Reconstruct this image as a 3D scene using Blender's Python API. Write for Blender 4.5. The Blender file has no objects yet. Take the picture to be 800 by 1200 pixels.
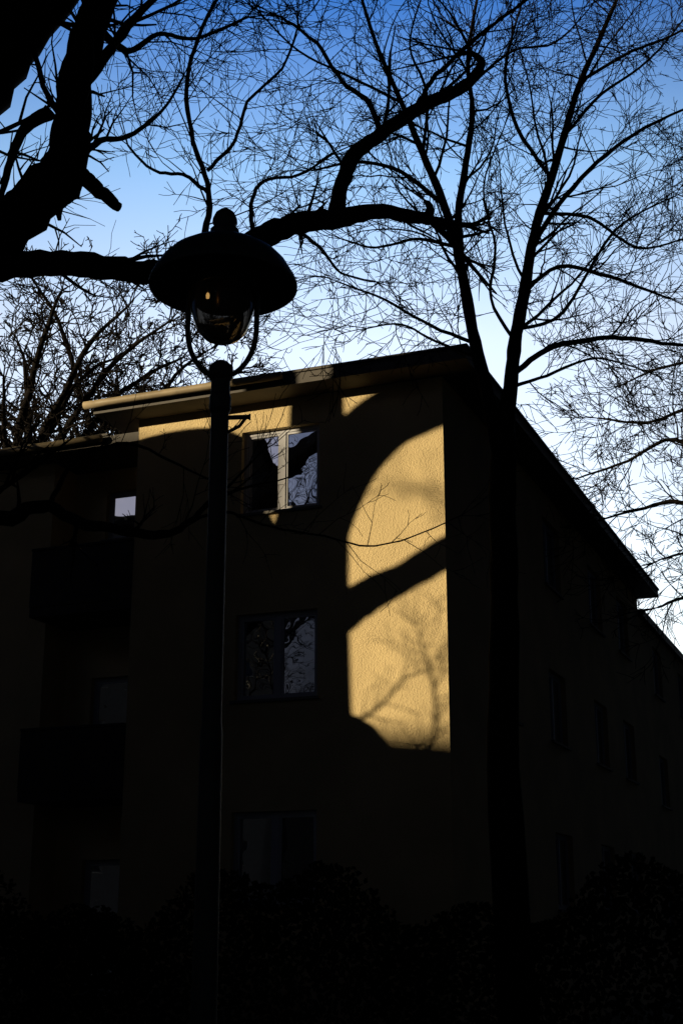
import bpy, bmesh, math, random
from mathutils import Vector, Matrix
random.seed(7)
sc = bpy.context.scene
sc.view_settings.view_transform = 'Standard'
sc.view_settings.look = 'None'
sc.view_settings.exposure = 0

# ------------------------------------------------------------------ camera
PITCH = math.radians(16.63); F = 1640.0; EYE = 1.6
cam_d = bpy.data.cameras.new("camera"); cam = bpy.data.objects.new("camera", cam_d)
sc.collection.objects.link(cam); sc.camera = cam
cam.location = (0, 0, EYE); cam.rotation_euler = (math.pi/2 + PITCH, 0, 0)
cam_d.sensor_width = 36; cam_d.lens = 49.2; cam_d.clip_end = 3000
ct, st = math.cos(PITCH), math.sin(PITCH)

def sight(px, py, Y):
    """world point surveyed from the photo at ground distance Y"""
    q = (600-py)/F; yc = ct - q*st
    return Vector(((px-400)/F/yc*Y, Y, EYE + Y*(st + q*ct)/yc))

# ------------------------------------------------------------------ materials
def mat(name, col, rough=0.8, var=0.15, scale=6.0, bump=0.0, bscale=60.0, metallic=0.0, spec=0.3, dist=0.02, bdet=3):
    m = bpy.data.materials.new(name); m.use_nodes = True
    nt = m.node_tree; b = nt.nodes["Principled BSDF"]
    b.inputs["Roughness"].default_value = rough
    b.inputs["Metallic"].default_value = metallic
    b.inputs["Specular IOR Level"].default_value = spec
    tc = nt.nodes.new("ShaderNodeTexCoord")
    n = nt.nodes.new("ShaderNodeTexNoise"); n.inputs["Scale"].default_value = scale
    n.inputs["Detail"].default_value = 4
    nt.links.new(tc.outputs["Object"], n.inputs["Vector"])
    r = nt.nodes.new("ShaderNodeValToRGB")
    r.color_ramp.elements[0].position = 0.3; r.color_ramp.elements[1].position = 0.7
    r.color_ramp.elements[0].color = [c*(1-var) for c in col]+[1]
    r.color_ramp.elements[1].color = [min(1, c*(1+var)) for c in col]+[1]
    nt.links.new(n.outputs["Fac"], r.inputs["Fac"]); nt.links.new(r.outputs["Color"], b.inputs["Base Color"])
    if bump:
        n2 = nt.nodes.new("ShaderNodeTexNoise"); n2.inputs["Scale"].default_value = bscale; n2.inputs["Detail"].default_value = bdet
        nt.links.new(tc.outputs["Object"], n2.inputs["Vector"])
        bp = nt.nodes.new("ShaderNodeBump"); bp.inputs["Strength"].default_value = bump; bp.inputs["Distance"].default_value = dist
        nt.links.new(n2.outputs["Fac"], bp.inputs["Height"]); nt.links.new(bp.outputs["Normal"], b.inputs["Normal"])
    return m
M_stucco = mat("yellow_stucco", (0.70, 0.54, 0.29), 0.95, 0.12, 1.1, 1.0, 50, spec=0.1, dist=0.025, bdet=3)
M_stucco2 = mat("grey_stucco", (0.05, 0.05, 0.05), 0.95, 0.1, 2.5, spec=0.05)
M_roof = mat("roof_edge_sheet", (0.09, 0.08, 0.07), 0.6, 0.2, 3)
M_zinc = mat("gutter_zinc", (0.34, 0.27, 0.17), 0.5, 0.2, 5)
M_frame = mat("window_frame_paint", (0.5, 0.5, 0.54), 0.5, 0.05, 5)
M_sill = mat("sill_stone", (0.2, 0.19, 0.17), 0.8)
M_balc = mat("balcony_panel", (0.05, 0.045, 0.04), 0.7)
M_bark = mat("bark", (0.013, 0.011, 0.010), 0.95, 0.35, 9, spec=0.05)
M_iron = mat("lamp_paint", (0.06, 0.065, 0.055), 0.5, 0.15, 12, 0.1, 60)
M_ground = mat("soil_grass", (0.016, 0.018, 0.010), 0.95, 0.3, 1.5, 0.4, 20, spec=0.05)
M_asph = mat("asphalt", (0.035, 0.035, 0.035), 0.9, 0.15, 8, 0.3, 80, spec=0.1)
M_pave = mat("pavement_slabs", (0.07, 0.068, 0.062), 0.9, 0.15, 3, spec=0.1)
M_kerb = mat("kerb_granite", (0.15, 0.15, 0.14), 0.85)
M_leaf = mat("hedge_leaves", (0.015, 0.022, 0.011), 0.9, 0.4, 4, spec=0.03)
M_paint = mat("road_paint", (0.6, 0.6, 0.58), 0.8)

def glass_mat():
    m = bpy.data.materials.new("window_glass"); m.use_nodes = True
    nt = m.node_tree; nt.nodes.clear()
    o = nt.nodes.new("ShaderNodeOutputMaterial"); mx = nt.nodes.new("ShaderNodeMixShader")
    g = nt.nodes.new("ShaderNodeBsdfGlossy"); g.inputs["Roughness"].default_value = 0.01
    d = nt.nodes.new("ShaderNodeBsdfPrincipled"); d.inputs["Base Color"].default_value = (0.01, 0.011, 0.012, 1); d.inputs["Roughness"].default_value = 0.3
    tc = nt.nodes.new("ShaderNodeTexCoord"); n = nt.nodes.new("ShaderNodeTexNoise"); n.inputs["Scale"].default_value = 1.6
    nt.links.new(tc.outputs["Object"], n.inputs["Vector"])
    bp = nt.nodes.new("ShaderNodeBump"); bp.inputs["Strength"].default_value = 0.25; bp.inputs["Distance"].default_value = 0.02
    nt.links.new(n.outputs["Fac"], bp.inputs["Height"]); nt.links.new(bp.outputs["Normal"], g.inputs["Normal"])
    fr = nt.nodes.new("ShaderNodeFresnel"); fr.inputs["IOR"].default_value = 2.1
    nt.links.new(fr.outputs["Fac"], mx.inputs["Fac"])
    nt.links.new(d.outputs[0], mx.inputs[1]); nt.links.new(g.outputs[0], mx.inputs[2]); nt.links.new(mx.outputs[0], o.inputs[0])
    return m
M_glass = glass_mat()
M_globe = bpy.data.materials.new("smoked_globe_glass"); M_globe.use_nodes = True
_b = M_globe.node_tree.nodes["Principled BSDF"]
_b.inputs["Base Color"].default_value = (0.16, 0.14, 0.12, 1); _b.inputs["Roughness"].default_value = 0.10
_b.inputs["Transmission Weight"].default_value = 0.5; _b.inputs["IOR"].default_value = 1.12
M_brass = mat("burner_brass", (0.3, 0.2, 0.1), 0.4, metallic=0.8)
M_glow = bpy.data.materials.new("glowing_mantle"); M_glow.use_nodes = True
_b = M_glow.node_tree.nodes["Principled BSDF"]
_b.inputs["Base Color"].default_value = (0.3, 0.2, 0.1, 1); _b.inputs["Emission Color"].default_value = (1, 0.6, 0.2, 1); _b.inputs["Emission Strength"].default_value = 2.2

# ------------------------------------------------------------------ mesh helper
class MB:
    def __init__(s): s.v = []; s.f = []
    def quad(s, a, b, c, d):
        i = len(s.v); s.v += [tuple(a), tuple(b), tuple(c), tuple(d)]; s.f.append((i, i+1, i+2, i+3))
    def hexa(s, p):
        i = len(s.v); s.v += [tuple(x) for x in p]
        for f in ((0,1,2,3),(4,7,6,5),(0,4,5,1),(1,5,6,2),(2,6,7,3),(3,7,4,0)): s.f.append(tuple(i+k for k in f))
    def box(s, fr, a0, a1, b0, b1, z0, z1):
        s.hexa([fr(a0,b0,z0),fr(a1,b0,z0),fr(a1,b1,z0),fr(a0,b1,z0),fr(a0,b0,z1),fr(a1,b0,z1),fr(a1,b1,z1),fr(a0,b1,z1)])
    def tube(s, pts, rad, sides=6, cap=True):
        n = len(pts); base = len(s.v)
        ref = Vector((0.31, 0.17, 0.93)); prev = None
        cs = [(math.cos(2*math.pi*k/sides), math.sin(2*math.pi*k/sides)) for k in range(sides)]
        for i in range(n):
            t = (pts[min(i+1, n-1)] - pts[max(i-1, 0)])
            if t.length < 1e-7: t = Vector((0,0,1))
            t.normalize()
            if prev is None:
                u = t.cross(ref)
                if u.length < 0.1: u = t.cross(Vector((1,0,0)))
            else:
                u = prev - t*prev.dot(t)
            u.normalize(); w = t.cross(u); prev = u
            p = pts[i]; r = rad[i]
            for c, sn in cs:
                s.v.append((p.x+(u.x*c+w.x*sn)*r, p.y+(u.y*c+w.y*sn)*r, p.z+(u.z*c+w.z*sn)*r))
        for i in range(n-1):
            for k in range(sides):
                k2 = (k+1) % sides; b0 = base+i*sides; b1 = b0+sides
                s.f.append((b0+k, b0+k2, b1+k2, b1+k))
        if cap:
            s.f.append(tuple(base+k for k in range(sides))[::-1])
            s.f.append(tuple(base+(n-1)*sides+k for k in range(sides)))
    def lathe(s, cx, cy, prof, sides=40):
        base = len(s.v)
        for r, z in prof:
            for k in range(sides):
                a = 2*math.pi*k/sides; s.v.append((cx+r*math.cos(a), cy+r*math.sin(a), z))
        for i in range(len(prof)-1):
            for k in range(sides):
                k2 = (k+1) % sides; b0 = base+i*sides; b1 = b0+sides
                s.f.append((b0+k, b0+k2, b1+k2, b1+k))
    def obj(s, name, m, parent=None, smooth=False, recalc=False):
        me = bpy.data.meshes.new(name); me.from_pydata(s.v, [], s.f); me.update()
        if recalc:
            bm = bmesh.new(); bm.from_mesh(me); bmesh.ops.recalc_face_normals(bm, faces=bm.faces); bm.to_mesh(me); bm.free()
        if smooth: me.polygons.foreach_set("use_smooth", [True]*len(me.polygons))
        me.materials.append(m)
        o = bpy.data.objects.new(name, me); sc.collection.objects.link(o)
        if parent: o.parent = parent
        return o
def empty(name):
    e = bpy.data.objects.new(name, None); sc.collection.objects.link(e); return e

# ------------------------------------------------------------------ apartment building
CX, CY = 1.54, 20.0
U = Vector((-0.9286, 0.3710)); V = Vector((0.3710, 0.9286))
def B(s, v, z): return Vector((CX+U.x*s+V.x*v, CY+U.y*s+V.y*v, z))
def BR(s, v, z): return B(v, s, z)   # running along the right-hand face

def wall(mb, fr, s0, s1, z0, z1, opens, face, inner):
    """wall sheet at depth `face` with real openings and reveals going to depth `inner`"""
    S = sorted(set([s0, s1]+[o[0] for o in opens]+[o[1] for o in opens]))
    Z = sorted(set([z0, z1]+[o[2] for o in opens]+[o[3] for o in opens]))
    for i in range(len(S)-1):
        for j in range(len(Z)-1):
            cs, cz = (S[i]+S[i+1])/2, (Z[j]+Z[j+1])/2
            if any(o[0] < cs < o[1] and o[2] < cz < o[3] for o in opens): continue
            mb.quad(fr(S[i],face,Z[j]), fr(S[i+1],face,Z[j]), fr(S[i+1],face,Z[j+1]), fr(S[i],face,Z[j+1]))
    for a, b, c, d in opens:
        mb.quad(fr(a,face,c), fr(a,inner,c), fr(a,inner,d), fr(a,face,d))
        mb.quad(fr(b,face,c), fr(b,inner,c), fr(b,inner,d), fr(b,face,d))
        mb.quad(fr(a,face,c), fr(b,face,c), fr(b,inner,c), fr(a,inner,c))
        mb.quad(fr(a,face,d), fr(b,face,d), fr(b,inner,d), fr(a,inner,d))

def window(fm, gm, sm, fr, a, b, c, d, face, sg, leaves=2, tilt=0.0):
    """frame, sashes, glass and sill. sg=+1 when inside is +depth"""
    f0 = face+sg*0.10; f1 = face+sg*0.16; w = 0.055
    fm.box(fr, a, a+w, f0, f1, c, d); fm.box(fr, b-w, b, f0, f1, c, d)
    fm.box(fr, a+w, b-w, f0, f1, c, c+w); fm.box(fr, a+w, b-w, f0, f1, d-w, d)
    cells = [(a+w, b-w)]
    if leaves == 2:
        m = (a+b)/2
        fm.box(fr, m-0.05, m+0.05, f0, f1, c+w, d-w); cells = [(a+w, m-0.05), (m+0.05, b-w)]
    for i, (x0, x1) in enumerate(cells):
        k = 0.035
        g0 = face+sg*0.115; g1 = face+sg*0.15
        fm.box(fr, x0, x0+k, g0, g1, c+w, d-w); fm.box(fr, x1-k, x1, g0, g1, c+w, d-w)
        fm.box(fr, x0+k, x1-k, g0, g1, c+w, c+w+k); fm.box(fr, x0+k, x1-k, g0, g1, d-w-k, d-w)
        tt = tilt if i == 1 else 0
        gd = face+sg*0.13
        gm.quad(fr(x0+k, gd, c+w+k), fr(x1-k, gd+tt, c+w+k), fr(x1-k, gd+tt, d-w-k), fr(x0+k, gd, d-w-k))
    sm.box(fr, a-0.05, b+0.05, face-sg*0.06, face+sg*0.10, c-0.045, c-0.003)

bld = empty("unseen_shade_block")
wm, fm, gm, sm = MB(), MB(), MB(), MB()
ops = [(2.03,3.38,7.90,9.28),(2.05,3.42,4.94,6.28),(2.05,3.42,1.95,3.28)]
wall(wm, B, 0, 5.29, 0, 9.75, ops, 0.0, 0.22)
for i, o in enumerate(ops): window(fm, gm, sm, B, *o, 0.0, 1, 2, 0.03)
ops = []
for v0 in (2.6, 6.2, 10.2, 13.4):
    for z0 in (1.95, 4.94, 7.90): ops.append((v0, v0+1.35, z0, z0+1.34))
wall(wm, BR, 0, 16.3, 0, 9.75, ops, 0.0, 0.22)
for o in ops: window(fm, gm, sm, BR, *o, 0.0, 1, 2)
ops = []
for v0 in (18.2, 22.5, 26.2, 30.4, 34.2):
    for z0 in (1.7, 4.7, 7.6): ops.append((v0, v0+1.35, z0, z0+1.3))
wall(wm, BR, 16.3, 38, 0, 9.30, ops, 0.0, 0.22)
for o in ops: window(fm, gm, sm, BR, *o, 0.0, 1, 2)
wm.quad(B(5.29,0,0), B(5.29,1.2,0), B(5.29,1.2,9.75), B(5.29,0,9.75))
ops = [(5.98,6.58,8.12,9.0),(5.7,6.7,3.6,5.7),(5.7,6.7,0.6,2.7)]
wall(wm, B, 5.29, 7.22, 0, 9.4, ops, 1.2, 1.42)
for o in ops: window(fm, gm, sm, B, *o, 1.2, 1, 1)
wm.quad(B(7.22,0.5,0), B(7.22,1.2,0), B(7.22,1.2,9.4), B(7.22,0.5,9.4))
ops = []
for s0 in (9.2, 12.6):
    for z0 in (1.7, 4.7, 7.7): ops.append((s0, s0+1.35, z0, z0+1.3))
wall(wm, B, 7.22, 16, 0, 9.4, ops, 0.5, 0.72)
for o in ops: window(fm, gm, sm, B, *o, 0.5, 1, 2)
wm.quad(B(16,0.5,0), B(16,9,0), B(16,9,9.4), B(16,0.5,9.4))
wm.quad(B(16,9,0), B(5,9,0), B(5,9,9.4), B(16,9,9.4))
wm.quad(B(10,9,0), B(10,38,0), B(10,38,9.3), B(10,9,9.3))
wm.quad(B(0,38,0), B(10,38,0), B(10,38,9.3), B(0,38,9.3))
wm.obj("walls", M_stucco, bld)
fm.obj("window_frames", M_frame, bld, recalc=True); gm.obj("window_panes", M_glass, bld); sm.obj("window_sills", M_sill, bld, recalc=True)
im = MB()
im.box(B, 0.3, 5.0, 0.4, 8, 0.1, 9.6); im.obj("rooms", M_balc, bld)
rm = MB()
rm.box(B, -0.55, 5.84, -0.55, 16.3, 9.75, 9.93)
rm.box(B, -0.58, 5.87, -0.58, 16.33, 9.933, 9.975)
rm.box(B, 5.845, 16.4, 0.0, 9.3, 9.40, 9.56)
rm.box(B, 5.28, 5.84, 0.0, 9.3, 9.40, 9.56)
rm.box(B, 5.875, 16.43, -0.03, 9.33, 9.563, 9.60)
rm.box(B, -0.13, 10.2, 16.34, 38.2, 9.30, 9.50)
rm.box(B, 5.845, 10.2, 9.35, 16.33, 9.3, 9.5)
rm.obj("roof", M_roof, bld, recalc=True)
gt = MB()
def strip(v, z, s0, s1, r):
    gt.tube([B(s0+(s1-s0)*i/8, v, z) for i in range(9)], [r]*9, 10)
strip(-0.66, 9.88, 2.4, 5.95, 0.065)
strip(-0.10, 9.50, 5.95, 16.4, 0.065)
gt.obj("gutters", M_zinc, bld, smooth=True)
bm_ = MB()
for z in (6.55, 3.55):
    bm_.box(B, 5.295, 7.215, 0.0, 1.19, z, z+0.16)
    bm_.box(B, 5.295, 7.215, -0.02, 0.06, z+0.163, z+1.12)
    bm_.box(B, 5.295, 7.215, -0.05, 0.09, z+1.123, z+1.16)
bm_.obj("balconies", M_balc, bld, recalc=True)

# ------------------------------------------------------------------ sun direction
EL = math.radians(9.0); TE = math.tan(EL); AZ = math.radians(45)
S2 = (U*math.cos(AZ) - V*math.sin(AZ))   # toward the sun
N2 = Vector((S2.y, -S2.x))
if N2.dot(U) < 0: N2 = -N2
SIN = N2.dot(U); COS = S2.dot(U)
def SP(a, t, z): return Vector((CX + N2.x*a + S2.x*t, CY + N2.y*a + S2.y*t, z))
def cast(s, zf, t):   # point at distance t down-sun whose shadow falls at facade (s, zf)
    a = s*SIN
    return SP(a, t, zf + (t - COS*s)*TE)

shade_block = empty("unseen_shade_block")  # unseen block added toward the sun; stepped roofline shapes facade and tree shade
wn, fn, gn, sn, rn = MB(), MB(), MB(), MB(), MB()
for (a0, a1, h) in ((-28,-15,13.0), (-15,-0.6,22.5), (-0.6,2.0,12.15), (2.0,26,16.7)):
    ops = []
    n = int((a1-a0)/2.6)
    for i in range(n):
        c = a0 + (i+0.5)*(a1-a0)/n
        z = 1.5
        while z+1.8 < h: ops.append((c-0.65, c+0.65, z, z+1.4)); z += 3.0
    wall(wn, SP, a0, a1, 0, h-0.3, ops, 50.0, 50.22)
    for o in ops: window(fn, gn, sn, SP, *o, 50.0, 1, 2)
    wn.quad(SP(a0,50,0), SP(a0,62,0), SP(a0,62,h-0.3), SP(a0,50,h-0.3)); wn.quad(SP(a1,50,0), SP(a1,62,0), SP(a1,62,h-0.3), SP(a1,50,h-0.3))
    wn.quad(SP(a0,62,0), SP(a1,62,0), SP(a1,62,h-0.3), SP(a0,62,h-0.3))
    rn.box(SP, a0, a1-0.004, 49.8, 62.3, h-0.3, h)
wn.obj("walls", M_stucco2, shade_block); fn.obj("window_frames", M_stucco2, shade_block); gn.obj("window_panes", M_glass, shade_block); sn.obj("window_sills", M_sill, shade_block); rn.obj("roof", M_roof, shade_block, recalc=True)

def sky_blocker(fr, x0, x1, dep, hgt, floors):
    ob = empty("unseen_shade_block")
    wn, fn, gn, sn, rn = MB(), MB(), MB(), MB(), MB()
    ops = []; n = int((x1-x0)/3.4)
    for i in range(n):
        c = x0 + (i+0.5)*(x1-x0)/n
        for k in range(floors): ops.append((c-0.7, c+0.7, 1.3+k*3.1, 2.7+k*3.1))
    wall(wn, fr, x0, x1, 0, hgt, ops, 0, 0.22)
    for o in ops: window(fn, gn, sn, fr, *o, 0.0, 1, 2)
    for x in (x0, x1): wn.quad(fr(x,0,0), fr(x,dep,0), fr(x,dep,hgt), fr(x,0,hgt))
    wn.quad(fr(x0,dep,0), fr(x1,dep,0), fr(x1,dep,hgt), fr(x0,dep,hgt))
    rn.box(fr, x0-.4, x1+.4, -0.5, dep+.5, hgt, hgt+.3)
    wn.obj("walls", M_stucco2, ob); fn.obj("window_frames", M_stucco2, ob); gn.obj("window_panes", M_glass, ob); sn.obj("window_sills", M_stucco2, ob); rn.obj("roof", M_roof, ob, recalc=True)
sky_blocker(lambda a, b, z: Vector((a, -11-b, z)), -30, 36, 12, 16.5, 5)  # unseen block added behind the camera to limit ambient sky
sky_blocker(lambda a, b, z: Vector((17+b, a, z)), 3, 25, 11, 9.6, 3)  # unseen block added at the right to keep sky off the right-hand face

# ------------------------------------------------------------------ trees
def rvec():
    while True:
        v = Vector((random.uniform(-1,1), random.uniform(-1,1), random.uniform(-1,1)))
        if 0.1 < v.length < 1: return v.normalized()
def grow(mb, p, d, L, r, lvl, rmin=0.005, wig=0.2, up=0.04, dens=5.0):
    n = max(3, min(9, int(L/0.18))); step = L/n
    pts = [p.copy()]; rad = [r]; d = d.normalized()
    bend = rvec()*0.07
    for i in range(n):
        d = (d + rvec()*wig + bend + Vector((0,0,up))).normalized()
        p = p + d*step; pts.append(p.copy()); rad.append(max(rmin*0.7, r*(1-0.75*(i+1)/n)))
    mb.tube(pts, rad, 5 if r > 0.02 else (4 if r > 0.009 else 3), cap=False)
    if lvl <= 0: return
    k = max(2, int(dens*(0.6+0.4*min(L,1.6))*random.uniform(0.7,1.2)))
    for j in range(k):
        t = random.uniform(0.12, 1.0); i = min(n-1, int(t*n)); f = t*n-i
        q = pts[i].lerp(pts[i+1], min(1,f)); dd = (pts[i+1]-pts[i]).normalized()
        perp = dd.cross(rvec())
        if perp.length < 0.05: continue
        perp.normalize()
        ang = math.radians(random.uniform(25, 62))
        nd = dd*math.cos(ang) + perp*math.sin(ang)
        grow(mb, q, nd, L*random.uniform(0.38,0.70)*(1.15-0.45*t), max(rmin, rad[i]*0.62), lvl-1, rmin, wig, up, dens)

def smooth_path(pts, rad, sub=5, jit=0.0):
    P, R = [], []
    n = len(pts)
    for i in range(n-1):
        p0, p1, p2, p3 = pts[max(i-1,0)], pts[i], pts[i+1], pts[min(i+2,n-1)]
        for k in range(sub):
            t = k/sub
            q = 0.5*((2*p1)+(-p0+p2)*t+(2*p0-5*p1+4*p2-p3)*t*t+(-p0+3*p1-3*p2+p3)*t**3)
            r = rad[i]*(1-t)+rad[i+1]*t
            if jit and (i or k): q = q + rvec()*r*jit
            P.append(q); R.append(r*random.uniform(0.94,1.08) if jit else r)
    P.append(pts[-1]); R.append(rad[-1]); return P, R
def limb(mb, spec, spawn=0.3, Lr=(0.8,2.0), lvl=2, rmin=0.005, sides=9, start=0.1, dens=5.0, up=0.04, wig=0.2, jit=0.15):
    P, R = smooth_path([s[0] for s in spec], [s[1] for s in spec], 5, jit)
    mb.tube(P, R, sides)
    if spawn is None: return
    tot = sum((P[i+1]-P[i]).length for i in range(len(P)-1)); run = 0; nxt = tot*start + random.uniform(0, spawn)
    for i in range(len(P)-1):
        seg = (P[i+1]-P[i]); L = seg.length
        while nxt < run+L:
            q = P[i] + seg*((nxt-run)/max(L,1e-6)); dd = seg.normalized()
            perp = dd.cross(rvec())
            if perp.length > 0.05:
                perp.normalize(); ang = math.radians(random.uniform(28, 70))
                nd = dd*math.cos(ang)+perp*math.sin(ang)
                grow(mb, q, nd, random.uniform(*Lr), max(rmin*1.4, min(0.03, R[i]*random.uniform(0.25,0.5))), lvl, rmin, wig, up, dens)
            nxt += spawn*random.uniform(0.6, 1.4)
        run += L
    d = (P[-1]-P[-3]).normalized()
    for _ in range(3): grow(mb, P[-1], d+rvec()*0.5, random.uniform(*Lr), max(rmin*1.3, R[-1]*0.7), lvl, rmin, wig, up, dens)
def SL(lst, Y0=None):
    out = []
    for e in lst:
        if len(e) == 4: px, py, Y, r = e
        else: px, py, r = e; Y = Y0
        out.append((sight(px,py,Y), r))
    return out

# -- tree at the left, near the viewer: heavy old limbs
A = MB()
q3 = 0.0033
A_tr = [(Vector((-5.3,9.9,-0.1)),0.55),(Vector((-5.2,9.8,0.6)),0.44),(Vector((-5.0,9.7,2.6)),0.38),(sight(-200,500,9.5),0.35),(sight(-130,410,9.3),0.31)]
limb(A, A_tr, None, sides=16, jit=0.08)
limb(A, SL([(-140,430,9.4,.30),(-60,330,9.2,.24),(0,272,9.0,.19),(45,232,9.0,.17),(78,190,9.0,.155),(84,140,9.0,.13),(92,80,9.0,.125),(112,20,9.0,.12),(140,-60,9.0,.10)]), 0.4, (0.5,1.3), 2, q3, 14, jit=0.10, wig=0.3)
limb(A, SL([(-135,420,9.4,.28),(-110,270,9.1,.28),(-50,130,8.8,.28),(5,50,8.8,.25),(60,-20,8.9,.22),(120,-90,9.0,.14)]), 0.5, (0.5,1.3), 2, q3, 14, jit=0.08, wig=0.3)
limb(A, SL([(75,195,.08),(100,208,.06),(118,225,.05),(140,243,.035)],9.0), None, jit=0.2)
limb(A, SL([(98,205,.035),(88,228,.03),(72,240,.028),(70,258,.014)],9.0), None, jit=0.3)
limb(A, SL([(60,130,.06),(30,150,.04),(12,190,.03),(2,230,.02)],9.0), 0.2, (0.3,0.8), 2, q3, wig=0.3)
limb(A, SL([(88,110,.06),(120,70,.04),(150,30,.035),(190,-10,.02)],9.0), 0.16, (0.4,1.0), 2, q3, wig=0.3)
limb(A, SL([(88,190,.035),(118,165,.022),(150,160,.018),(190,130,.012),(215,90,.008)],9.0), 0.16, (0.4,0.9), 2, q3, wig=0.3)
limb(A, SL([(84,150,.03),(55,110,.022),(40,60,.02),(20,20,.015)],8.8), 0.18, (0.4,0.9), 2, q3, wig=0.3)
limb(A, SL([(112,30,.04),(150,60,.025),(185,40,.018),(230,45,.014),(290,20,.01)],9.2), 0.16, (0.4,1.1), 2, q3, wig=0.3)
limb(A, SL([(-120,340,9.3,.16),(-60,318,9.2,.12),(0,312,9.1,.10),(60,309,9.1,.092),(120,313,9.1,.088),(180,319,9.1,.08),(232,316,9.1,.075),(275,297,9.0,.075),(310,276,9.0,.085),(350,262,9.0,.078),(398,256,9.0,.07),(440,247,9.0,.055),(480,253,9.0,.048),(503,257,9.0,.042)]), 0.7, (0.4,0.9), 2, q3, 12, start=0.3, jit=0.12)
limb(A, SL([(500,256,.036),(504,244,.03),(497,235,.012)],9.0), 0.2, (0.3,0.8), 2, q3)
limb(A, SL([(392,258,.065),(401,215,.055),(414,183,.058),(448,156,.05),(485,130,.05),(520,113,.045),(545,100,.045),(564,75,.03),(552,62,.02)],9.0), 0.30, (0.5,1.3), 2, q3, 10, start=0.2, jit=0.12)
limb(A, SL([(486,130,.022),(505,95,.018),(540,60,.016),(590,20,.013),(640,-20,.01)],8.8), 0.18, (0.4,1.2), 2, q3, jit=0.5)
limb(A, SL([(448,156,.025),(432,120,.02),(400,95,.017),(370,50,.014),(330,20,.01)],9.2), 0.18, (0.4,1.2), 2, q3, jit=0.5)
limb(A, SL([(228,315,.028),(243,262,.024),(243,215,.02),(226,165,.018),(219,105,.017),(232,45,.015),(262,-15,.012)],9.1), 0.16, (0.4,1.2), 2, q3, jit=0.3)
limb(A, SL([(243,225,.016),(215,205,.013),(180,200,.011),(150,170,.008)],9.1), 0.16, (0.3,0.9), 2, q3, jit=0.5)
limb(A, SL([(300,283,.018),(294,240,.016),(310,212,.013),(350,205,.011),(390,180,.009)],9.1), 0.16, (0.3,1.0), 2, q3, jit=0.4)
limb(A, SL([(243,200,.016),(275,165,.013),(290,120,.012),(330,80,.010),(350,30,.008)],9.3), 0.16, (0.4,1.2), 2, q3, jit=0.5)
limb(A, SL([(340,265,.016),(375,290,.012),(400,320,.009),(440,330,.007)],9.2), 0.2, (0.3,0.7), 2, q3, jit=0.4)
limb(A, SL([(-150,470,9.4,.12),(-70,560,9.3,.07),(0,606,9.2,.055),(50,592,9.2,.045),(90,612,9.2,.04),(140,621,9.2,.035),(190,626,9.2,.03),(222,612,9.2,.022),(246,588,9.2,.018)]), 0.35, (0.3,0.9), 2, q3, 8, start=0.35, jit=0.3)
limb(A, SL([(205,622,.014),(260,600,.010),(320,618,.008),(380,628,.007),(430,640,.006),(480,630,.005),(540,604,.004)],9.2), 0.12, (0.2,0.6), 1, 0.0026, 6, jit=0.6, wig=0.3)
limb(A, SL([(60,590,.02),(90,540,.016),(150,520,.012),(210,545,.009),(260,570,.007)],9.2), 0.25, (0.2,0.7), 2, 0.0028, 6, jit=0.5)
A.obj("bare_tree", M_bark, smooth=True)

# -- tall tree to the right, in front of the gable side
T = MB(); rt = 0.0062
limb(T, [(Vector((2.15,18,-0.1)),0.34),(Vector((2.15,18,0.5)),0.25),(sight(590,900,18),0.21),(sight(591,700,18),0.185),(sight(588,580,18),0.18),(sight(590,505,18),0.15)], None, sides=14, jit=0.05)
limb(T, SL([(590,520,18,.13),(597,455,18,.105),(603,400,18,.095),(612,350,18.1,.088),(622,290,18.3,.075),(632,250,18.4,.07),(645,210,18.5,.062),(660,160,18.8,.055),(678,100,19,.048),(700,50,19.2,.04),(722,0,19.5,.03),(750,-60,19.8,.015)]), 0.34, (0.9,2.4), 3, rt, 9, start=0.15, dens=4.4, jit=0.08, wig=0.17)
limb(T, SL([(588,550,18,.12),(574,475,18,.095),(556,400,17.9,.085),(545,340,17.8,.078),(535,290,17.7,.07),(518,235,17.5,.058),(495,180,17.3,.048),(470,120,17.1,.038),(440,50,16.9,.028),(415,-30,16.7,.018)]), 0.34, (0.9,2.4), 3, rt, 9, start=0.3, dens=4.4, jit=0.08, wig=0.17)
limb(T, SL([(540,312,17.8,.06),(537,250,17.9,.055),(546,190,18.2,.05),(553,130,18.5,.042),(548,70,18.7,.033),(560,-10,19,.022)]), 0.34, (0.8,2.2), 3, rt, 8, dens=4.2, jit=0.1, wig=0.17)
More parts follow.
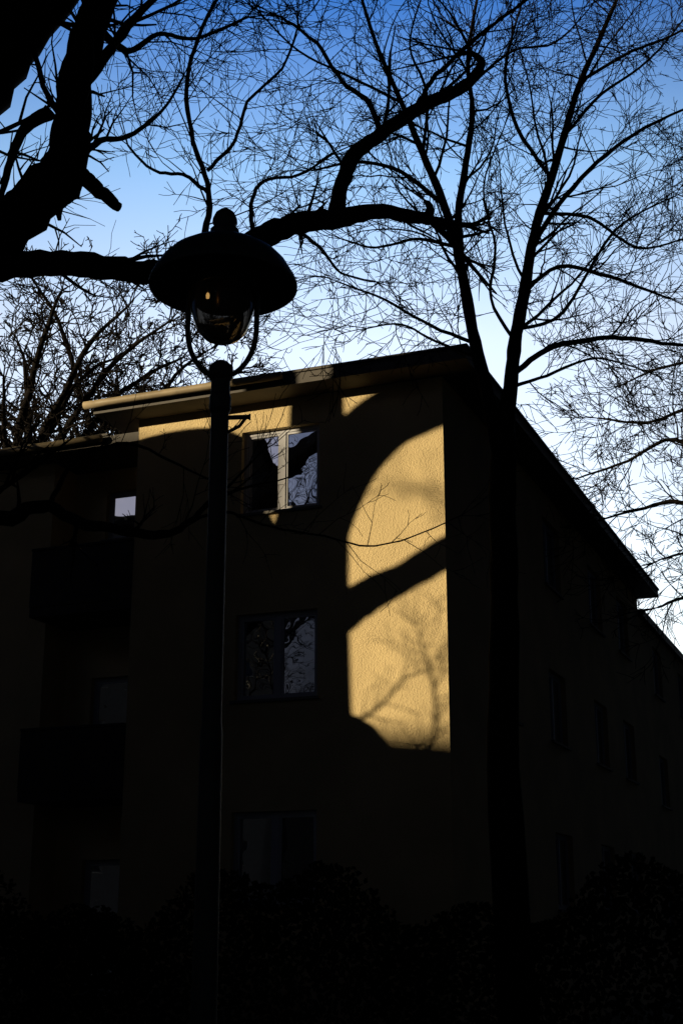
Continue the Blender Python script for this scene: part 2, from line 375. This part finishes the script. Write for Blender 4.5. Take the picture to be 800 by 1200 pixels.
for br in (
  [(600,440,18,.05),(640,410,17.6,.042),(690,398,17.2,.036),(740,397,17,.03),(800,405,16.8,.022),(850,400,16.6,.012)],
  [(622,292,18.3,.048),(655,240,18.5,.04),(700,190,18.8,.034),(755,150,19,.026),(820,120,19.3,.014)],
  [(612,345,18.1,.035),(655,312,17.6,.03),(715,325,17.2,.024),(785,350,17,.014)],
  [(518,238,17.5,.035),(470,202,17.1,.028),(420,190,16.8,.022),(365,200,16.5,.012)],
  [(556,402,17.9,.028),(505,382,17.6,.022),(452,352,17.4,.018),(395,330,17.2,.01)],
  [(646,208,18.5,.035),(606,150,18.3,.03),(592,80,18.4,.024),(612,0,18.6,.014)],
  [(660,160,18.8,.03),(705,110,19.1,.026),(760,70,19.5,.02),(810,10,19.9,.012)],
  [(603,400,18,.03),(575,350,18.4,.024),(580,290,18.8,.02),(566,220,19,.014),(590,150,19.2,.01)],
  [(535,290,17.7,.03),(490,280,17.3,.024),(440,290,17,.016),(400,280,16.8,.01)],
  [(606,385,18,.03),(660,365,18.6,.026),(720,270,19,.02),(790,230,19.4,.012)],
  [(495,180,17.3,.028),(500,110,17.6,.022),(480,50,17.9,.016),(500,-20,18,.01)],
  [(470,120,17.1,.024),(410,90,16.7,.018),(350,60,16.4,.014),(300,10,16.2,.01)],
  [(632,250,18.4,.03),(690,255,18,.024),(745,290,17.8,.018),(800,280,17.6,.01)],
  [(680,95,19,.03),(740,60,19.2,.024),(790,40,19.4,.018),(840,10,19.6,.01)],
  [(550,100,18.6,.024),(600,60,18.8,.02),(650,50,19,.016),(690,10,19.2,.01)],
  [(562,420,17.9,.024),(510,400,17.6,.018),(470,380,17.3,.014),(430,385,17,.008)],
  [(597,455,18,.03),(640,440,18.6,.024),(700,420,19,.018),(770,440,19.4,.01)]):
    limb(T, SL(br), 0.24, (0.6,1.8), 2, rt, 6, dens=5.5, jit=0.3, wig=0.24)
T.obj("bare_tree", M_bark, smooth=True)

# -- tree beyond, at the far right
R_ = MB()
bx = sight(960,900,27)
limb(R_, [(Vector((bx.x,27,-0.1)),0.3),(Vector((bx.x-0.1,27,3)),0.24),(sight(930,760,27),0.2),(sight(915,640,27),0.17),(sight(900,480,27),0.12),(sight(880,300,27),0.08),(sight(890,120,27),0.03)], 0.5, (1.0,2.6), 3, 0.008, 9, start=0.4, dens=3.5, jit=0.1)
for br in (
  [(925,720,27,.10),(860,640,27,.06),(800,590,27,.045),(745,598,27,.03),(700,610,27,.015)],
  [(918,660,27,.08),(850,560,27,.05),(790,515,27,.04),(735,540,27,.03),(678,560,27,.018)],
  [(912,600,27,.07),(840,480,27,.045),(760,495,27,.03),(700,490,27,.018)],
  [(928,760,27,.08),(870,720,27,.05),(810,700,27,.035),(770,712,27,.02)],
  [(905,520,27,.07),(840,430,27,.04),(780,430,27,.028),(730,450,27,.014)],
  [(926,740,27,.07),(880,690,27,.05),(820,650,27,.03),(775,655,27,.02)]):
    limb(R_, SL(br), 0.20, (0.7,1.9), 2, 0.009, 6, dens=5.8, jit=0.3, up=0.02)
R_.obj("bare_tree", M_bark, smooth=True)

def full_tree(px, Y, top_py, spread, seed, name="bare_tree", rmin=0.009, base=None, n=15, dens=3.3, sp=0.36):
    random.seed(seed)
    m = MB(); X = base[0] if base else sight(px, 600, Y).x
    H = base[2] if base else sight(px, top_py, Y).z
    limb(m, [(Vector((X,Y,-0.1)),0.42),(Vector((X,Y,0.7)),0.3),(Vector((X+.3,Y,H*.3)),0.25),(Vector((X-.2,Y,H*.5)),0.18),(Vector((X+.4,Y,H*.7)),0.10),(Vector((X+.1,Y,H*.88)),0.03)], 0.4, (1.0,2.2), 3, rmin, 9, start=0.5, dens=3.2, jit=0.2)
    for i in range(n):
        h = H*random.uniform(0.35,0.75); a = i*2.4+random.uniform(-.4,.4); s = spread*random.uniform(.6,1.1)
        dx, dy = math.cos(a)*s, math.sin(a)*s; e = random.uniform(0.10,0.28)*H
        limb(m, [(Vector((X,Y,h)),.12),(Vector((X+dx*.3,Y+dy*.3,h+e*.35)),.09),(Vector((X+dx*.65,Y+dy*.65,h+e*.8)),.06),(Vector((X+dx,Y+dy,h+e)),.025)], sp, (0.8,2.0), 3, rmin, 6, start=0.2, dens=dens, jit=0.5, wig=0.25)
    return m.obj(name, M_bark, smooth=True)
full_tree(10, 32, 325, 4.2, 11, rmin=0.014, n=24, dens=3.6, sp=0.33)
full_tree(125, 40, 350, 4.6, 12, rmin=0.016, n=22, dens=3.6, sp=0.36)
full_tree(0, 8, 0, 4.5, 13, base=(-15.0, 8, 17))

# -- old tree standing left of the bay: its trunk and boughs shade the facade
random.seed(21)
K = MB(); t = 10.0
limb(K, [(cast(2.33,-1.5,t),0.8),(cast(2.33,0.0,t),0.66),(cast(2.36,4.0,t),0.63),(cast(2.38,5.4,t),0.62),(cast(2.34,6.5,t),0.58),(cast(2.16,7.5,t),0.45),(cast(2.06,8.1,t),0.40),(cast(2.04,8.7,t),0.38),(cast(2.08,9.4,t),0.34),(cast(2.1,10.6,t),0.3),(cast(2.4,12.5,t),0.2),(cast(2.2,15,t),0.1)], 0.9, (1.0,2.4), 3, 0.007, 24, start=0.78, dens=3.4, jit=0.0)
limb(K, [(cast(2.5,6.3,t),0.44),(cast(2.85,7.1,t),0.34),(cast(3.16,7.8,t),0.24),(cast(3.22,8.4,t),0.24),(cast(3.35,8.85,t),0.26),(cast(3.8,9.15,t),0.26),(cast(4.3,9.28,t),0.20),(cast(5.0,9.3,t),0.15),(cast(6.2,9.2,t),0.08)], 0.5, (0.6,1.2), 1, 0.006, 14, start=0.7, dens=3.0, jit=0.0)
limb(K, [(cast(2.3,6.9,t),0.42),(cast(2.0,7.8,t),0.42),(cast(1.62,8.52,t),0.42),(cast(1.1,9.04,t),0.43),(cast(0.6,9.28,t),0.46),(cast(0.0,9.42,t),0.44),(cast(-0.5,9.5,t),0.38),(cast(-1.5,9.9,t-.5),0.28),(cast(-3,10.8,t-1),0.1)], None, sides=18, jit=0.0)
limb(K, [(cast(0.75,9.4,t),0.3),(cast(0.7,9.9,t),0.25),(cast(1.0,10.8,t),0.15)], None, sides=12, jit=0.0)
limb(K, [(cast(2.2,5.6,t),0.26),(cast(1.7,6.12,t),0.25),(cast(1.2,6.42,t),0.23),(cast(0.65,6.64,t),0.21),(cast(0.0,6.95,t),0.22),(cast(-0.7,7.3,t),0.18),(cast(-2.0,8,t-.5),0.1)], None, sides=14, jit=0.02)
limb(K, [(cast(2.2,3.8,t),0.30),(cast(1.85,4.40,t),0.28),(cast(1.5,4.40,t),0.22),(cast(1.15,4.15,t),0.18),(cast(0.8,3.6,t),0.1)], None, sides=12, jit=0.02)
limb(K, [(cast(2.1,3.2,t),0.05),(cast(0.9,3.6,t),0.035),(cast(0.27,4.2,t),0.028),(cast(0.22,4.9,t),0.022),(cast(0.36,5.5,t),0.015),(cast(0.5,5.9,t),0.008)], 0.10, (0.4,0.9), 1, 0.007, 6, start=0.3, dens=3, jit=0.2, wig=0.15)
limb(K, [(cast(2.1,4.2,t),0.04),(cast(1.1,4.7,t),0.022),(cast(0.7,5.1,t),0.018),(cast(0.4,5.2,t),0.012),(cast(0.1,5.5,t),0.008)], 0.10, (0.3,0.8), 1, 0.006, 6, start=0.3, dens=3, jit=0.2, wig=0.15)
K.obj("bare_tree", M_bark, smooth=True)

# ------------------------------------------------------------------ street lamp
lamp = empty("street_lamp")
LX, LY = -0.555, 6.0
pm = MB()
pm.lathe(LX, LY, [(0.11,0.104),(0.11,0.25),(0.095,0.30),(0.085,0.9),(0.075,1.0),(0.055,1.06),(0.048,2.4),(0.043,2.46),(0.041,3.86),(0.05,3.88),(0.05,3.94),(0.044,3.96),(0.044,4.02),(0.056,4.04),(0.056,4.09),(0.03,4.115),(0.0,4.12)], 28)
pm.obj("pole", M_iron, lamp, smooth=False)
am = MB()
for sx in (-1, 1):
    pth = [Vector((LX+sx*x, LY, z)) for x, z in ((0.158,4.56),(0.160,4.45),(0.160,4.32),(0.157,4.24),(0.140,4.165),(0.108,4.105),(0.07,4.065),(0.03,4.045))]
    P, R = smooth_path(pth, [0.0125]*8, 4); am.tube(P, R, 10)
am.obj("bracket_arms", M_iron, lamp, smooth=True)
hm = MB()
hm.lathe(LX, LY, [(0.0,4.905),(0.022,4.90),(0.045,4.88),(0.058,4.85),(0.060,4.83),(0.05,4.815),(0.05,4.80),(0.068,4.79),(0.070,4.765),(0.062,4.75),(0.075,4.735),(0.13,4.715),(0.20,4.685),(0.26,4.645),(0.30,4.60),(0.325,4.555),(0.340,4.53),(0.348,4.505),(0.348,4.492),(0.338,4.490),(0.325,4.525),(0.29,4.585),(0.20,4.655),(0.15,4.66),(0.148,4.48),(0.135,4.48),(0.13,4.66),(0.0,4.67)], 56)
hm.obj("shade", M_iron, lamp, smooth=True)
gl = MB(); gl.lathe(LX, LY, [(0.132,4.50),(0.146,4.46),(0.150,4.42),(0.146,4.37),(0.134,4.32),(0.112,4.27),(0.08,4.235),(0.04,4.215),(0.0,4.21)], 40)
gl.obj("glass_globe", M_globe, lamp, smooth=True)
bu = MB(); bu.lathe(LX-0.01, LY, [(0.0,4.66),(0.03,4.65),(0.03,4.52),(0.022,4.50),(0.028,4.45),(0.026,4.40),(0.012,4.37),(0,4.368)], 16)
bu.tube([Vector((LX-0.075,LY-0.04,4.455)), Vector((LX-0.075,LY-0.04,4.66))], [0.004,0.004], 6)
bu.obj("burner", M_brass, lamp, smooth=True)
bu = MB(); bu.lathe(LX-0.075, LY-0.04, [(0.0,4.455),(0.007,4.45),(0.010,4.438),(0.008,4.424),(0.0,4.42)], 12)
bu.obj("mantle", M_glow, lamp, smooth=True)
lb = MB()
lb.tube([Vector((LX-0.02,LY,3.84)), Vector((LX+0.13,LY,3.845)), Vector((LX+0.14,LY,3.845))], [0.011,0.011,0.018], 10)
lb.tube([Vector((LX+0.035,LY,3.77)), Vector((LX+0.09,LY,3.80)), Vector((LX+0.12,LY,3.842))], [0.008]*3, 8)
lb.obj("ladder_rest", M_iron, lamp, smooth=True)

# ------------------------------------------------------------------ ground, road, pavement, hedge
def W(a, b, z): return Vector((a, b, z))
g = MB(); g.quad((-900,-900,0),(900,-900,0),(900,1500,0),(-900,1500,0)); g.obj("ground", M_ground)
g = MB(); g.quad((-200,-6.5,0.004),(200,-6.5,0.004),(200,2.6,0.004),(-200,2.6,0.004)); g.obj("road", M_asph)
g = MB()
for i in range(-20,20): g.quad((i*6,-2.05,0.008),(i*6+3,-2.05,0.008),(i*6+3,-1.93,0.008),(i*6,-1.93,0.008))
g.obj("road_marking", M_paint)
g = MB(); g.box(W,-200,200,2.75,7.2,0.0,0.105); g.obj("pavement", M_pave, recalc=True)
g = MB(); g.box(W,-200,200,2.6,2.748,0.0,0.125); g.obj("kerb", M_kerb, recalc=True)
g = MB(); g.box(W,-200,200,-9.5,-6.65,0.0,0.105); g.obj("pavement", M_pave, recalc=True)
g = MB(); g.box(W,-200,200,-6.648,-6.5,0.0,0.125); g.obj("kerb", M_kerb, recalc=True)
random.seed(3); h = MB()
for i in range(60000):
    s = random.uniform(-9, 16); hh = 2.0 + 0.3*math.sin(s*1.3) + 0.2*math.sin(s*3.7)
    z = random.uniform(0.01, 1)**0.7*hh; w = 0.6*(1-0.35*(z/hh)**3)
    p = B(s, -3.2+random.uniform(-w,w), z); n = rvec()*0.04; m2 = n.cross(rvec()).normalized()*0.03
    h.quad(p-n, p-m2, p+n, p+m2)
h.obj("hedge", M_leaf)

# ------------------------------------------------------------------ light
sd = Vector((S2.x*math.cos(EL), S2.y*math.cos(EL), math.sin(EL)))
sl = bpy.data.lights.new("sun", 'SUN'); sl.energy = 5.0; sl.angle = math.radians(0.6); sl.color = (1.0, 0.82, 0.52)
so = bpy.data.objects.new("sun", sl); sc.collection.objects.link(so)
so.rotation_euler = sd.to_track_quat('Z', 'Y').to_euler(); so.location = (0,0,60)

w = bpy.data.worlds.new("World"); sc.world = w; w.use_nodes = True
nt = w.node_tree; bg = nt.nodes["Background"]
sky = nt.nodes.new("ShaderNodeTexSky"); sky.sky_type = 'NISHITA'; sky.sun_disc = False
sky.sun_elevation = EL; sky.sun_rotation = math.atan2(S2.x, S2.y)
sky.air_density = 1.0; sky.dust_density = 0.6; sky.ozone_density = 2.5
tc = nt.nodes.new("ShaderNodeTexCoord"); sep = nt.nodes.new("ShaderNodeSeparateXYZ")
nt.links.new(tc.outputs["Generated"], sep.inputs[0])
def ramp(stops):
    rp = nt.nodes.new("ShaderNodeValToRGB"); cr = rp.color_ramp
    cr.elements[0].position = stops[0][0]; cr.elements[0].color = (*stops[0][1],1)
    cr.elements[1].position = stops[-1][0]; cr.elements[1].color = (*stops[-1][1],1)
    for p, c in stops[1:-1]:
        e = cr.elements.new(p); e.color = (*c,1)
    return rp
rp = ramp([(0.0,(1,.63,.48)),(0.40,(1,.63,.48)),(0.505,(.56,.52,.50)),(0.60,(.11,.24,.43)),(0.75,(.02,.05,.10)),(1.0,(.005,.01,.02))])
nt.links.new(sep.outputs["Z"], rp.inputs["Fac"])
def lobe(gd, stops):
    dt = nt.nodes.new("ShaderNodeVectorMath"); dt.operation = 'DOT_PRODUCT'; dt.inputs[1].default_value = gd.normalized()
    nt.links.new(tc.outputs["Generated"], dt.inputs[0])
    r = ramp(stops); nt.links.new(dt.outputs["Value"], r.inputs["Fac"]); return r.outputs[0]
def mix(a, b, mode):
    mx = nt.nodes.new("ShaderNodeMix"); mx.data_type = 'RGBA'; mx.blend_type = mode; mx.inputs["Factor"].default_value = 1
    nt.links.new(a, mx.inputs["A"]); nt.links.new(b, mx.inputs["B"]); return mx.outputs["Result"]
# hazy bright part of the evening sky to the north, dimmed elsewhere to cut wall ambient, small glow added for pane reflections
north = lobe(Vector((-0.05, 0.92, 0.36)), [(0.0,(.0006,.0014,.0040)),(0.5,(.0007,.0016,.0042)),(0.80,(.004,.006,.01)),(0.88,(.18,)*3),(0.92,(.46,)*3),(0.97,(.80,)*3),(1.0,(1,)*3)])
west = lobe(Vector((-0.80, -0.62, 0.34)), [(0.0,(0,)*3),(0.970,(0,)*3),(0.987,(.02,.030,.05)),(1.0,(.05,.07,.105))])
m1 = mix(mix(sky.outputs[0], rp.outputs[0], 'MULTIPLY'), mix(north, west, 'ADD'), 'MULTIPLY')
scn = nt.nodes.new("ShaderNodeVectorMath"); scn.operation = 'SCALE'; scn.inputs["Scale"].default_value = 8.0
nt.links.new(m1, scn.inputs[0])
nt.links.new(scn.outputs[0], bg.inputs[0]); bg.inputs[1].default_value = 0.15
